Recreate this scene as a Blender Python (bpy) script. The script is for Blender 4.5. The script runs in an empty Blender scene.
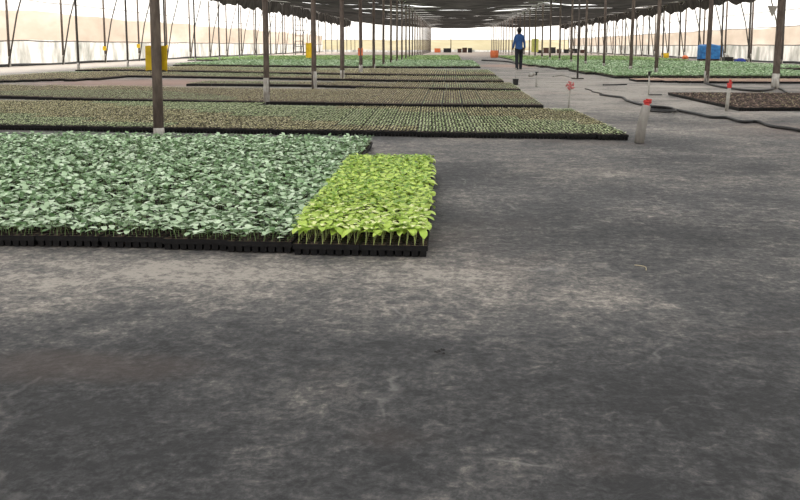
import bpy, math, random
import numpy as np
random.seed(7)
RNG = np.random.default_rng(11)
PI = math.pi
SC = bpy.context.scene
COL = SC.collection

# ------------------------------------------------------------------ camera (1 m above the floor, world +Y runs down the house)
FPX, PX, PY, HX, HY = 800.0, 400.0, 141.0, 450.0, 46.0
TH = math.atan((PY - HY) / FPX)
PS = math.atan((HX - PX) / FPX * math.cos(TH))
cam = bpy.data.cameras.new('camera')
cam.sensor_width = 36.0
cam.lens = 36.0 * FPX / 800.0
cam.shift_y = -(250.0 - PY) / 800.0
cam.clip_end = 2000
co = bpy.data.objects.new('camera', cam)
co.location = (0, 0, 1.0)
co.rotation_euler = (PI / 2 - TH, 0, PS)
COL.objects.link(co)
SC.camera = co
_F = (-math.sin(PS) * math.cos(TH), math.cos(PS) * math.cos(TH), -math.sin(TH))
_R = (math.cos(PS), math.sin(PS), 0)
_U = (_R[1] * _F[2], -_R[0] * _F[2], _R[0] * _F[1] - _R[1] * _F[0])

def g(x, y, z=0.0):
    """a point of the photograph laid down on the level z"""
    a, b = (x - PX) / FPX, -(y - PY) / FPX
    d = [_F[i] + a * _R[i] + b * _U[i] for i in range(3)]
    t = (z - 1.0) / d[2]
    return (d[0] * t, d[1] * t)

# ------------------------------------------------------------------ materials
def new_mat(name):
    m = bpy.data.materials.new(name)
    m.use_nodes = True
    nt = m.node_tree
    nt.nodes.clear()
    out = nt.nodes.new('ShaderNodeOutputMaterial')
    return m, nt, out

def N(nt, kind, **kw):
    n = nt.nodes.new(kind)
    for k, v in kw.items():
        setattr(n, k, v)
    return n

def ramp(nt, fac, stops):
    r = nt.nodes.new('ShaderNodeValToRGB')
    while len(r.color_ramp.elements) < len(stops):
        r.color_ramp.elements.new(0.5)
    for e, (p, c) in zip(r.color_ramp.elements, stops):
        e.position = p
        e.color = (c[0], c[1], c[2], 1)
    nt.links.new(fac, r.inputs[0])
    return r.outputs[0]

def noise(nt, vec, scale, detail=4, rough=.55, dist=0):
    n = nt.nodes.new('ShaderNodeTexNoise')
    n.inputs['Scale'].default_value = scale
    n.inputs['Detail'].default_value = detail
    n.inputs['Roughness'].default_value = rough
    n.inputs['Distortion'].default_value = dist
    if vec is not None:
        nt.links.new(vec, n.inputs['Vector'])
    return n.outputs['Fac']

def mapping(nt, vec, scale):
    mp = nt.nodes.new('ShaderNodeMapping')
    mp.inputs['Scale'].default_value = scale
    nt.links.new(vec, mp.inputs['Vector'])
    return mp.outputs[0]

def math_node(nt, op, a, b, clamp=False):
    n = nt.nodes.new('ShaderNodeMath')
    n.operation = op
    n.use_clamp = clamp
    for i, v in enumerate((a, b)):
        if v is None:
            continue
        if isinstance(v, (int, float)):
            n.inputs[i].default_value = v
        else:
            nt.links.new(v, n.inputs[i])
    return n.outputs[0]

def mixc(nt, fac, a, b, mode='MIX'):
    n = nt.nodes.new('ShaderNodeMix')
    n.data_type = 'RGBA'
    n.blend_type = mode
    if isinstance(fac, (int, float)):
        n.inputs[0].default_value = fac
    else:
        nt.links.new(fac, n.inputs[0])
    for i, v in ((6, a), (7, b)):
        if isinstance(v, tuple):
            n.inputs[i].default_value = (*v, 1)
        else:
            nt.links.new(v, n.inputs[i])
    return n.outputs[2]

def simple(name, c1, c2=None, scale=8, rough=.7, stretch=(1, 1, 1), metallic=0, spec=.4, bump=0.0):
    m, nt, out = new_mat(name)
    p = N(nt, 'ShaderNodeBsdfPrincipled')
    tc = N(nt, 'ShaderNodeTexCoord')
    v = mapping(nt, tc.outputs['Object'], stretch)
    f = noise(nt, v, scale, 5)
    c2 = c2 or tuple(x * .75 for x in c1)
    nt.links.new(ramp(nt, f, [(.35, c2), (.65, c1)]), p.inputs['Base Color'])
    p.inputs['Roughness'].default_value = rough
    p.inputs['Metallic'].default_value = metallic
    p.inputs['Specular IOR Level'].default_value = spec
    if bump:
        b = N(nt, 'ShaderNodeBump')
        b.inputs['Strength'].default_value = bump
        b.inputs['Distance'].default_value = .01
        nt.links.new(f, b.inputs['Height'])
        nt.links.new(b.outputs[0], p.inputs['Normal'])
    nt.links.new(p.outputs[0], out.inputs[0])
    return m

def leaf_mat(name, stops, trans=.3, rough=.5, spec=.35):
    m, nt, out = new_mat(name)
    geo = N(nt, 'ShaderNodeNewGeometry')
    col = ramp(nt, geo.outputs['Random Per Island'], stops)
    p = N(nt, 'ShaderNodeBsdfPrincipled')
    nt.links.new(col, p.inputs['Base Color'])
    p.inputs['Roughness'].default_value = rough
    p.inputs['Specular IOR Level'].default_value = spec
    t = N(nt, 'ShaderNodeBsdfTranslucent')
    nt.links.new(col, t.inputs['Color'])
    mx = N(nt, 'ShaderNodeMixShader')
    mx.inputs[0].default_value = trans
    nt.links.new(p.outputs[0], mx.inputs[1])
    nt.links.new(t.outputs[0], mx.inputs[2])
    nt.links.new(mx.outputs[0], out.inputs[0])
    return m

def film_mat(name, stops, scale, stretch, clear, coarse=2.0):
    """plastic film: partly see-through, partly diffusing, stained"""
    m, nt, out = new_mat(name)
    geo = N(nt, 'ShaderNodeNewGeometry')
    v = mapping(nt, geo.outputs['Position'], stretch)
    f = noise(nt, v, scale, 5, .6)
    col = ramp(nt, f, stops)
    t = N(nt, 'ShaderNodeBsdfTranslucent')
    d = N(nt, 'ShaderNodeBsdfDiffuse')
    nt.links.new(col, t.inputs['Color'])
    nt.links.new(col, d.inputs['Color'])
    tr = N(nt, 'ShaderNodeBsdfTransparent')
    nt.links.new(col, tr.inputs['Color'])
    m1 = N(nt, 'ShaderNodeMixShader')
    m1.inputs[0].default_value = .2
    nt.links.new(t.outputs[0], m1.inputs[1])
    nt.links.new(d.outputs[0], m1.inputs[2])
    m2 = N(nt, 'ShaderNodeMixShader')
    m2.inputs[0].default_value = clear
    nt.links.new(m1.outputs[0], m2.inputs[1])
    nt.links.new(tr.outputs[0], m2.inputs[2])
    nt.links.new(m2.outputs[0], out.inputs[0])
    return m

def floor_mat():
    m, nt, out = new_mat('dusty_black_ground_cloth')
    geo = N(nt, 'ShaderNodeNewGeometry')
    P = geo.outputs['Position']
    sep = N(nt, 'ShaderNodeSeparateXYZ')
    nt.links.new(P, sep.inputs[0])
    X, Y = sep.outputs[0], sep.outputs[1]
    # dust: broad patches, creases, fine speckle
    broad = noise(nt, mapping(nt, P, (.8, 1.0, 1)), .9, 5, .6, .4)
    mid = noise(nt, mapping(nt, P, (1, 1.25, 1)), 3.6, 7, .68, .6)
    fine = noise(nt, P, 45, 4, .7)
    big = noise(nt, mapping(nt, P, (.5, 1, 1)), .22, 3, .5)
    # swept clean in front of the beds, dustier further down the house
    far = N(nt, 'ShaderNodeMapRange')
    nt.links.new(Y, far.inputs[0])
    for i, v in zip((1, 2, 3, 4), (1.2, 16.0, -.03, .52)):
        far.inputs[i].default_value = v
    # dust swept against the front edge of the beds
    def band(c, w, s, v=None):
        a = math_node(nt, 'SUBTRACT', v or Y, c)
        a = math_node(nt, 'ABSOLUTE', a, None)
        a = math_node(nt, 'DIVIDE', a, w)
        a = math_node(nt, 'SUBTRACT', 1.0, a, True)
        return math_node(nt, 'MULTIPLY', a, s)
    b1 = math_node(nt, 'MULTIPLY', band(3.45, .9, .50), band(-1.3, 3.0, 1.0, X))
    grit = noise(nt, mapping(nt, P, (1, 1.15, 1)), 15, 6, .78, .5)
    def dev(f, k):
        return math_node(nt, 'MULTIPLY', math_node(nt, 'SUBTRACT', f, .5), k)
    dust = math_node(nt, 'ADD', .27, dev(broad, 1.35))
    dust = math_node(nt, 'ADD', dust, dev(mid, 1.25))
    dust = math_node(nt, 'ADD', dust, dev(grit, 1.7))
    dust = math_node(nt, 'ADD', dust, far.outputs[0])
    dust = math_node(nt, 'ADD', dust, b1)
    dust = math_node(nt, 'ADD', dust, math_node(nt, 'MULTIPLY', math_node(nt, 'SUBTRACT', fine, .5), 1.1))
    dust = math_node(nt, 'ADD', dust, math_node(nt, 'MULTIPLY', math_node(nt, 'SUBTRACT', big, .5), .35))
    def more(cx, cy, rx, ry, s, dust):
        a = math_node(nt, 'DIVIDE', math_node(nt, 'SUBTRACT', X, cx), rx)
        b = math_node(nt, 'DIVIDE', math_node(nt, 'SUBTRACT', Y, cy), ry)
        r = math_node(nt, 'ADD', math_node(nt, 'MULTIPLY', a, a), math_node(nt, 'MULTIPLY', b, b))
        r = math_node(nt, 'ADD', r, dev(mid, 1.5))
        return math_node(nt, 'ADD', dust, math_node(nt, 'MULTIPLY', math_node(nt, 'SUBTRACT', 1.0, r, True), s))
    dust = more(.1, 3.2, 1.2, .9, .16, dust)
    dust = more(-1.9, 3.3, 1.7, .5, .16, dust)
    dust = more(2.4, 6.5, 3.5, 3.5, .10, dust)
    dust = more(3.2, 19, 4.0, 12, .22, dust)
    base = ramp(nt, dust, [(0.0, (.026, .027, .029)), (.30, (.052, .053, .056)), (.55, (.098, .096, .096)), (.80, (.195, .182, .168)), (1.0, (.33, .305, .275))])
    # earth washed over the cloth
    er = noise(nt, mapping(nt, P, (1, 1, 1)), .33, 4, .6, .5)
    ef = N(nt, 'ShaderNodeMapRange')
    nt.links.new(er, ef.inputs[0])
    for i, v in zip((1, 2, 3, 4), (.54, .68, 0, .30)):
        ef.inputs[i].default_value = v
    base = mixc(nt, ef.outputs[0], base, mixc(nt, .6, base, (.30, .20, .15)))
    def patch(cx, cy, rx, ry, col, s, base):
        a = math_node(nt, 'DIVIDE', math_node(nt, 'SUBTRACT', X, cx), rx)
        b = math_node(nt, 'DIVIDE', math_node(nt, 'SUBTRACT', Y, cy), ry)
        r = math_node(nt, 'ADD', math_node(nt, 'MULTIPLY', a, a), math_node(nt, 'MULTIPLY', b, b))
        r = math_node(nt, 'ADD', r, math_node(nt, 'MULTIPLY', math_node(nt, 'SUBTRACT', mid, .5), 2.2))
        r = math_node(nt, 'MULTIPLY', math_node(nt, 'SUBTRACT', 1.0, r, True), s)
        return mixc(nt, r, base, col)
    base = patch(-19.5, 60, 3.6, 75, (.50, .45, .40), .9, base)        # bare sandy strip along the left wall
    base = patch(0, 112, 60, 45, (.46, .38, .32), .9, base)
    base = patch(-8.2, 21.5, 4.0, 2.8, (.34, .21, .17), .8, base)     # red earth between the beds
    base = patch(3.0, 41.0, 2.2, 4.0, (.36, .24, .19), .8, base)
    base = patch(-1.15, 2.35, .5, .15, (.10, .075, .065), .35, base)
    base = patch(5.7, 20.2, 1.1, .7, (.50, .46, .40), .8, base)
    # scuffs: thin pale scratches
    sc = N(nt, 'ShaderNodeTexVoronoi')
    sc.feature = 'DISTANCE_TO_EDGE'
    sc.inputs['Scale'].default_value = 1.35
    nv = N(nt, 'ShaderNodeTexNoise')
    nv.inputs['Scale'].default_value = 2.2
    nv.inputs['Detail'].default_value = 6
    nt.links.new(P, nv.inputs['Vector'])
    wv = mixc(nt, .35, P, nv.outputs['Color'])
    nt.links.new(wv, sc.inputs['Vector'])
    ln = math_node(nt, 'SUBTRACT', 1.0, math_node(nt, 'DIVIDE', sc.outputs['Distance'], .012), True)
    keep = math_node(nt, 'SUBTRACT', noise(nt, P, 1.6, 4, .7), .52, True)
    ln = math_node(nt, 'MULTIPLY', ln, math_node(nt, 'MULTIPLY', keep, 4.0))
    base = mixc(nt, ln, base, (.33, .32, .31))
    p = N(nt, 'ShaderNodeBsdfPrincipled')
    nt.links.new(base, p.inputs['Base Color'])
    nt.links.new(ramp(nt, mid, [(.3, (.62,) * 3), (.7, (.85,) * 3)]), p.inputs['Roughness'])
    p.inputs['Specular IOR Level'].default_value = .3
    b = N(nt, 'ShaderNodeBump')
    b.inputs['Strength'].default_value = .45
    b.inputs['Distance'].default_value = .025
    h = math_node(nt, 'ADD', math_node(nt, 'MULTIPLY', mid, 1.0), math_node(nt, 'MULTIPLY', fine, .12))
    nt.links.new(h, b.inputs['Height'])
    nt.links.new(b.outputs[0], p.inputs['Normal'])
    nt.links.new(p.outputs[0], out.inputs[0])
    return m

M = dict(
    floor=floor_mat(),
    earth=simple('outside_earth', (.50, .40, .30), (.38, .30, .22), .3, .95),
    tray=simple('black_plastic', (.010, .010, .011), (.006, .006, .007), 30, .55, spec=.2),
    grid=simple('dusty_black_plastic', (.040, .036, .032), (.014, .014, .014), 40, .8, spec=.2),
    peat=simple('peat', (.105, .070, .048), (.035, .024, .018), 60, .95, bump=.5),
    peatdry=simple('dry_peat', (.52, .36, .285), (.22, .14, .105), 45, .95, bump=.5),
    pale=leaf_mat('grey_green_leaf', [(0, (.05, .12, .03)), (.3, (.18, .32, .14)), (.62, (.38, .54, .33)), (1, (.66, .80, .60))], .10, .42, .5),
    lime=leaf_mat('lime_leaf', [(0, (.13, .28, .03)), (.3, (.38, .58, .08)), (.75, (.62, .78, .18)), (1, (.90, .92, .52))], .2, .45, .4),
    limestem=leaf_mat('lime_stem', [(0, (.36, .46, .14)), (1, (.55, .62, .28))], .2, .6),
    palestem=leaf_mat('green_stem', [(0, (.16, .28, .10)), (1, (.30, .42, .20))], .2, .6),
    small=leaf_mat('olive_sprout_leaf', [(0, (.11, .10, .04)), (.35, (.35, .33, .16)), (.75, (.66, .64, .38)), (1, (.90, .83, .60))], .1, .6),
    smallg=leaf_mat('fresh_sprout_leaf', [(0, (.14, .20, .08)), (.45, (.38, .48, .24)), (1, (.74, .80, .54))], .1, .6),
    far=leaf_mat('pale_green_leaf', [(0, (.15, .28, .11)), (.5, (.34, .50, .27)), (1, (.66, .78, .56))], .25, .5),
    farb=leaf_mat('bright_green_leaf', [(0, (.16, .30, .08)), (.5, (.30, .46, .16)), (1, (.50, .62, .32))], .25, .5),
    post=simple('weathered_post', (.150, .118, .098), (.070, .054, .046), 6, .85, (3, 3, .8), bump=.4),
    white=simple('flaking_whitewash', (.52, .51, .48), (.26, .24, .21), 14, .9, (1, 1, .5), bump=.3),
    galv=simple('galvanised_pipe', (.42, .41, .39), (.30, .29, .28), 20, .5, metallic=.3),
    dark=simple('dark_pipe', (.075, .065, .058), (.045, .040, .036), 10, .8),
    rail=simple('grey_rail', (.16, .15, .14), (.10, .095, .09), 10, .8),
    yellow=simple('yellow_sheet', (.80, .55, .02), (.62, .40, .015), 10, .6),
    orange=simple('orange_plastic', (.75, .20, .07), (.55, .13, .05), 10, .6),
    red=simple('red_plastic', (.62, .05, .04), (.45, .03, .03), 25, .5),
    blue=simple('blue_tarp', (.035, .21, .50), (.015, .10, .30), 5, .5, bump=.4),
    navy=simple('navy_sheet', (.02, .05, .30), (.015, .03, .18), 5, .6),
    black=simple('black_rubber', (.018, .018, .019), (.010, .010, .011), 30, .5),
    brown=simple('dark_brown_crate', (.10, .05, .035), (.05, .03, .025), 10, .8),
    pvc=simple('dusty_grey_pipe', (.30, .285, .265), (.20, .19, .175), 16, .75, (1, 1, .4)),
    stake=simple('pale_stake', (.42, .41, .38), (.30, .29, .26), 16, .8),
    shirt=simple('blue_shirt', (.030, .095, .270), (.020, .060, .180), 6, .9),
    trousers=simple('dark_trousers', (.018, .020, .028), (.012, .013, .018), 6, .9),
    skin=simple('brown_skin', (.085, .045, .03), (.07, .036, .024), 6, .6),
    hair=simple('black_hair', (.012, .010, .010), (.008, .007, .007), 30, .7),
    pink=simple('pink_plastic', (.62, .12, .14), (.50, .25, .22), 40, .6),
    yg=simple('yellow_green_sheet', (.48, .50, .14), (.38, .40, .12), 3, .8),
    straw=simple('straw', (.55, .48, .30), None, 10, .8),
    wall_top=film_mat('clear_plastic_film', [(.3, (.86, .84, .80)), (.7, (.97, .96, .94))], .6, (1, .5, 1), .55),
    wall_mid=film_mat('dust_stained_plastic_film', [(.3, (.46, .39, .32)), (.5, (.56, .48, .40)), (.72, (.72, .65, .56))], .35, (1, .5, 1.4), .12),
    wall_low=film_mat('milky_plastic_skirt', [(.34, (.30, .31, .28)), (.46, (.50, .50, .47)), (.58, (.74, .73, .70))], .9, (1, 1.2, .5), .05),
    wall_end=film_mat('sand_coloured_end_film', [(.3, (.52, .47, .31)), (.55, (.60, .55, .38)), (.75, (.72, .67, .52))], .3, (.6, 1, 3), .1),
    roof=film_mat('roof_film', [(.3, (.93, .93, .92)), (.7, (.97, .97, .97))], .3, (1, 1, 1), .7),
)

def net_mat():
    m, nt, out = new_mat('black_shade_net')
    geo = N(nt, 'ShaderNodeNewGeometry')
    f = noise(nt, mapping(nt, geo.outputs['Position'], (.4, 2.0, 1)), 1.0, 5, .6)
    col = ramp(nt, f, [(.3, (.016, .015, .014)), (.7, (.050, .046, .042))])
    d = N(nt, 'ShaderNodeBsdfDiffuse')
    t = N(nt, 'ShaderNodeBsdfTranslucent')
    nt.links.new(col, d.inputs[0])
    nt.links.new(col, t.inputs[0])
    mx = N(nt, 'ShaderNodeMixShader')
    mx.inputs[0].default_value = .5
    nt.links.new(d.outputs[0], mx.inputs[1])
    nt.links.new(t.outputs[0], mx.inputs[2])
    nt.links.new(mx.outputs[0], out.inputs[0])
    return m
M['net'] = net_mat()

# ------------------------------------------------------------------ mesh helpers
def np_mesh(name, V, Q, mats, mi=None, smooth=True):
    me = bpy.data.meshes.new(name)
    V = np.asarray(V, dtype=np.float32).reshape(-1, 3)
    Q = np.asarray(Q, dtype=np.int32).reshape(-1, 4)
    me.vertices.add(len(V))
    me.vertices.foreach_set('co', V.ravel())
    me.loops.add(len(Q) * 4)
    me.loops.foreach_set('vertex_index', Q.ravel())
    me.polygons.add(len(Q))
    me.polygons.foreach_set('loop_start', np.arange(0, len(Q) * 4, 4, dtype=np.int32))
    me.polygons.foreach_set('loop_total', np.full(len(Q), 4, dtype=np.int32))
    for m in mats:
        me.materials.append(M[m])
    if mi is not None:
        me.polygons.foreach_set('material_index', np.asarray(mi, dtype=np.int32))
    me.polygons.foreach_set('use_smooth', np.full(len(Q), smooth, dtype=bool))
    me.update(calc_edges=True)
    return me

class MB:
    """collects shapes (all quads) for one mesh"""
    def __init__(self):
        self.v, self.f, self.m = [], [], []
    def add(self, vs, fs, m=0):
        b = len(self.v)
        self.v += [tuple(p) for p in vs]
        self.f += [tuple(i + b for i in f) for f in fs]
        self.m += [m] * len(fs)
    def box(self, c, s, rz=0.0, taper=1.0, m=0, tilt=(0, 0)):
        x, y, z = s[0] / 2, s[1] / 2, s[2] / 2
        vs = []
        for k, tp in ((-1, 1.0), (1, taper)):
            for a, b in ((-1, -1), (1, -1), (1, 1), (-1, 1)):
                px, py, pz = a * x * tp, b * y * tp, k * z
                px += tilt[0] * pz; py += tilt[1] * pz
                vs.append((c[0] + px * math.cos(rz) - py * math.sin(rz), c[1] + px * math.sin(rz) + py * math.cos(rz), c[2] + pz))
        self.add(vs, [(0, 3, 2, 1), (4, 5, 6, 7), (0, 1, 5, 4), (1, 2, 6, 5), (2, 3, 7, 6), (3, 0, 4, 7)], m)
    def tube(self, pts, rad, n=8, m=0, wob=0.0):
        pts = [np.array(p, float) for p in pts]
        if not hasattr(rad, '__len__'):
            rad = [rad] * len(pts)
        rings, ref = [], None
        for i, p in enumerate(pts):
            t = pts[min(i + 1, len(pts) - 1)] - pts[max(i - 1, 0)]
            t /= (np.linalg.norm(t) + 1e-9)
            if ref is None:
                ref = np.array([1.0, 0, 0]) if abs(t[0]) < .8 else np.array([0, 1.0, 0])
            a = ref - t * ref.dot(t); a /= np.linalg.norm(a); ref = a
            b = np.cross(t, a)
            rings.append([p + (a * math.cos(2 * PI * k / n) + b * math.sin(2 * PI * k / n)) * rad[i] * (1 + wob * random.uniform(-1, 1)) for k in range(n)])
        vs = [q for r in rings for q in r]
        fs = []
        for i in range(len(pts) - 1):
            for k in range(n):
                k2 = (k + 1) % n
                fs.append((i * n + k, i * n + k2, (i + 1) * n + k2, (i + 1) * n + k))
        b0 = len(vs)
        vs.append(pts[0]); vs.append(pts[-1])
        L = (len(pts) - 1) * n
        for k in range(0, n, 2):
            fs.append((b0, (k + 2) % n, (k + 1) % n, k))
            fs.append((b0 + 1, L + k, L + (k + 1) % n, L + (k + 2) % n))
        self.add(vs, fs, m)
    def mesh(self, name, mats, smooth=False):
        return np_mesh(name, self.v, self.f, mats, self.m, smooth)

def link(name, me, parent=None, loc=None, rz=0.0):
    o = bpy.data.objects.new(name, me)
    if loc is not None:
        o.location = loc
    o.rotation_euler = (0, 0, rz)
    COL.objects.link(o)
    if parent is not None:
        o.parent = parent
    return o

def tag(o, label=None, cat=None, group=None, kind=None):
    if label: o['label'] = label
    if cat: o['category'] = cat
    if group: o['group'] = group
    if kind: o['kind'] = kind
    return o

def root(name, loc, rz, label, cat, group=None):
    return tag(link(name, None, None, loc, rz), label, cat, group)

def smooth_pts(pts, k=6):
    P = [np.array(p, float) for p in pts]
    out = []
    for i in range(len(P) - 1):
        p0, p1, p2, p3 = P[max(i - 1, 0)], P[i], P[i + 1], P[min(i + 2, len(P) - 1)]
        for j in range(k):
            t = j / k
            out.append(.5 * ((2 * p1) + (-p0 + p2) * t + (2 * p0 - 5 * p1 + 4 * p2 - p3) * t * t + (-p0 + 3 * p1 - 3 * p2 + p3) * t ** 3))
    out.append(P[-1])
    return out

# ------------------------------------------------------------------ setting
fb = MB(); fb.add([(-21.6, -8, 0), (19.9, -8, 0), (19.9, 136, 0), (-21.6, 136, 0)], [(0, 1, 2, 3)])
tag(link('floor', fb.mesh('floor', ['floor'])), kind='structure')
gb = MB(); gb.add([(-260, -120, -.06), (260, -120, -.06), (260, 400, -.06), (-260, 400, -.06)], [(0, 1, 2, 3)])
tag(link('ground', gb.mesh('ground', ['earth'])), kind='structure')

WL, WR, WE, WB = -21.5, 19.75, 135.0, -7.0
def film_wall(name, axis, pos, a0, a1, zs, mats, step=2.5):
    """film in horizontal bands, billowing slightly between the frames, with real thickness left to the sheet"""
    V, Q, mi = [], [], []
    n = int((a1 - a0) / step) + 1
    lv = []
    for (z0, z1) in zip(zs[:-1], zs[1:]):
        for k in range(3):
            lv.append(z0 + (z1 - z0) * k / 3)
    lv.append(zs[-1])
    for i in range(n + 1):
        a = a0 + (a1 - a0) * i / n
        for z in lv:
            w = .05 * math.sin(a * 1.3 + z) + .03 * math.sin(a * .37 + 2 * z)
            zz = z + (.05 * math.sin(a * .8) + .04 * math.sin(a * .31 + 1)) * (1 if 0 < z < zs[-1] else 0)
            V.append((pos + w, a, zz) if axis == 'x' else (a, pos + w, zz))
    L = len(lv)
    for i in range(n):
        for j in range(L - 1):
            Q.append((i * L + j, (i + 1) * L + j, (i + 1) * L + j + 1, i * L + j + 1))
            mi.append(j // 3)
    tag(link(name, np_mesh(name, V, Q, mats, mi)), kind='structure')
film_wall('wall_left', 'x', WL, WB, WE, [0, 1.25, 2.75, 6.2], ['wall_low', 'wall_mid', 'wall_top'])
film_wall('wall_right', 'x', WR, WB, WE, [0, 1.05, 2.15, 6.2], ['wall_low', 'wall_mid', 'wall_top'])
film_wall('wall_back', 'y', WE, WL, WR, [0, .35, 2.0, 6.2], ['wall_low', 'wall_end', 'wall_top'])
film_wall('wall_front', 'y', WB, WL, WR, [0, 1.2, 2.4, 6.2], ['wall_low', 'wall_mid', 'wall_top'])

# roof film over everything, in shallow spans
V, Q = [], []
xs = np.linspace(WL, WR, 41)
ys = np.linspace(WB, WE, 30)
for y in ys:
    for x in xs:
        V.append((x, y, 6.2 + .9 * abs(math.sin((x - WL) / (WR - WL) * PI * 4))))
nx = len(xs)
for j in range(len(ys) - 1):
    for i in range(nx - 1):
        Q.append((j * nx + i, j * nx + i + 1, (j + 1) * nx + i + 1, (j + 1) * nx + i))
tag(link('roof', np_mesh('roof', V, Q, ['roof'])), kind='structure')

# shade net: strips drawn across the house, sagging between the cross bars, ragged drapes at both edges
ROWS = [(-16.0, 5.15), (-3.12, 4.05), (6.75, 4.2), (17.4, 4.4)]
NP = [(-16.3, 5.2)] + [(x, z + .10) for x, z in ROWS[1:3]] + [(17.7, 4.45)]
def net_z(x):
    return float(np.interp(x, [p[0] for p in NP], [p[1] for p in NP]))
BAY, Y0 = 4.85, 8.65
V, Q = [], []
def strip(y0, y1, sag, tilt, amp):
    nxs, ny = 60, 5
    b = len(V)
    ph, ph2 = random.uniform(0, 6), random.uniform(0, 6)
    for x in np.linspace(-16.35, 17.75, nxs):
        for j in range(ny + 1):
            t = j / ny
            zz = net_z(x) - sag * 4 * t * (1 - t) + tilt * (t - .5)
            zz += amp * math.sin(x * .55 + ph) + .03 * math.sin(x * 1.7 + ph2)
            for (xa, _), (xb, _) in zip(ROWS[:-1], ROWS[1:]):
                if xa < x < xb:
                    u = (x - xa) / (xb - xa)
                    zz -= .22 * 4 * u * (1 - u)
            V.append((x, y0 + (y1 - y0) * t + .06 * math.sin(x * .5 + ph), zz))
    for i in range(nxs - 1):
        for j in range(ny):
            Q.append((b + i * (ny + 1) + j, b + (i + 1) * (ny + 1) + j, b + (i + 1) * (ny + 1) + j + 1, b + i * (ny + 1) + j + 1))
y = -5.0
while y < WE - 1.5:
    w = random.uniform(1.2, 1.6)
    strip(y, y + w, random.choice([.10, .14, .18]), random.uniform(-.04, .04), random.choice([.01, .02, .03, .075]))
    y += w + random.uniform(.75, 1.0)
# ragged drape hanging along each edge of the net
for (x0_, zt_, lo, sg) in ((-16.4, 5.2, 4.12, -1), (17.8, 4.45, 3.72, 1)):
    b = len(V); ysd = np.arange(-5, WE - 1, .45)
    for y in ysd:
        zl = lo + .10 * math.sin(y * .83) + .09 * math.sin(y * 2.1 + 1) + random.uniform(-.06, .06)
        for k in range(4):
            t = k / 3
            V.append((x0_ + sg * (.25 * t + .05 * math.sin(y * 1.7) * t), y, zt_ + (zl - zt_) * t))
    for i in range(len(ysd) - 1):
        for k in range(3):
            a = b + i * 4 + k
            Q.append((a, a + 4, a + 5, a + 1))
tag(link('ceiling', np_mesh('ceiling', V, Q, ['net'])), kind='structure')

# long beams over the rows of posts, thin cross bars between them
tn = 0
def trim(mb, mats, smooth=True):
    global tn
    tn += 1
    return tag(link('trim_%d' % tn, mb.mesh('trim', mats, smooth)), kind='structure')
for (x, z) in ROWS:
    b = MB()
    b.tube([(x, yy, z + .03 - (.03 if i % 2 else 0)) for i, yy in enumerate(np.arange(WB + .5, WE, BAY / 2))], .045, 6)
    trim(b, ['galv'])
yb = Y0
bars = []
while yb < WE - 2:
    bars.append(yb); yb += BAY
for i, yy in enumerate(bars):
    b = MB()
    b.tube([(x, yy, z - .12) for (x, z) in ROWS], .028, 6)
    trim(b, ['galv'])
# rails of the side walls
for wx, s, hs in ((WL, 1, (1.25, 3.3, 4.5)), (WR, -1, (1.05, 2.15, 3.1, 4.3))):
    for h in hs:
        b = MB()
        b.tube([(wx + s * .10, yy, h + .03 * math.sin(yy)) for yy in np.arange(WB + .4, WE, 2.7)], .022 if h > 1.3 else .03, 5)
        trim(b, ['rail'])
    b = MB()     # earthed-in hem at the foot of the film
    b.tube([(wx + s * .12, yy, .05 + .03 * math.sin(yy * .7)) for yy in np.arange(WB + .4, WE, 1.8)], .075, 6)
    trim(b, ['black'])
for h in (2.0,):
    b = MB(); b.tube([(WL + .3, WE - .12, h), (WR - .3, WE - .12, h)], .03, 6)
    trim(b, ['rail'])

# ------------------------------------------------------------------ posts
def post_parts(H, r, white_h, tee, n=10, mat='post'):
    b = MB()
    zs = np.linspace(0, H, 7)
    b.tube([(random.uniform(-.006, .006), random.uniform(-.006, .006), z) for z in zs], [r * (1.05 - .12 * z / H) for z in zs], n, wob=.05)
    out = [('shaft', b.mesh('shaft', [mat], True))]
    if white_h:
        w = MB()
        w.tube([(0, 0, .0), (0, 0, white_h * .5), (0, 0, white_h)], [r * 1.16, r * 1.13, r * 1.10], n, wob=.05)
        out.append(('painted_base', w.mesh('painted_base', ['white'], True)))
    if tee:
        t = MB()
        t.box((0, 0, H - .04), (.52, .10, .07), taper=1.0)
        t.tube([(-.2, 0, H - .08), (0, 0, H - .34)], .018, 6)
        t.tube([(.2, 0, H - .08), (0, 0, H - .34)], .018, 6)
        out.append(('cap_bracket', t.mesh('cap_bracket', ['galv'])))
    return out
def place_post(parts, x, y, lab, group=None, name='roof_post', rz=0.0):
    r = root(name, (x, y, 0), rz, lab, 'post', group)
    for nm, me in parts:
        link(nm, me, r)
    return r
left_labels = [
    'thick weathered brown post rising behind the grey-green front seedling bed, yellow sheet tied on',
    'brown post with tall whitewashed foot, second nearest on the left',
    'brown post with whitewashed foot and an amber sheet on its left side',
    'brown post next after the one with the amber sheet',
    'thin brown post with a small orange sheet low on its shaft',
]
pm = [post_parts(3.98, .056, .10, True), post_parts(3.98, .048, .46, True), post_parts(3.98, .055, .42, True), post_parts(3.98, .06, .3, True), post_parts(3.98, .062, .35, True)]
pfar = post_parts(3.98, .055, .25, True, 8)
n = 0
yy = Y0
LEFTY = []
while yy < WE - 3:
    LEFTY.append(yy)
    if n < 5:
        place_post(pm[n], -3.22 if n == 0 else -3.12, yy, left_labels[n])
    else:
        place_post(pfar, -3.12, yy, 'slim dark roof post in the far run left of the aisle', 'far posts left of the central aisle')
    yy += BAY; n += 1
right_labels = [
    'thickest brown post on the right, hose lying round its whitewashed foot',
    'brown post with whitewashed foot, standing in front of the blue tarpaulin',
    'brown post standing in the pale green bed beside the yellow bin',
    'brown post standing in the pale green bed, next after the one beside the yellow bin',
]
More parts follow.
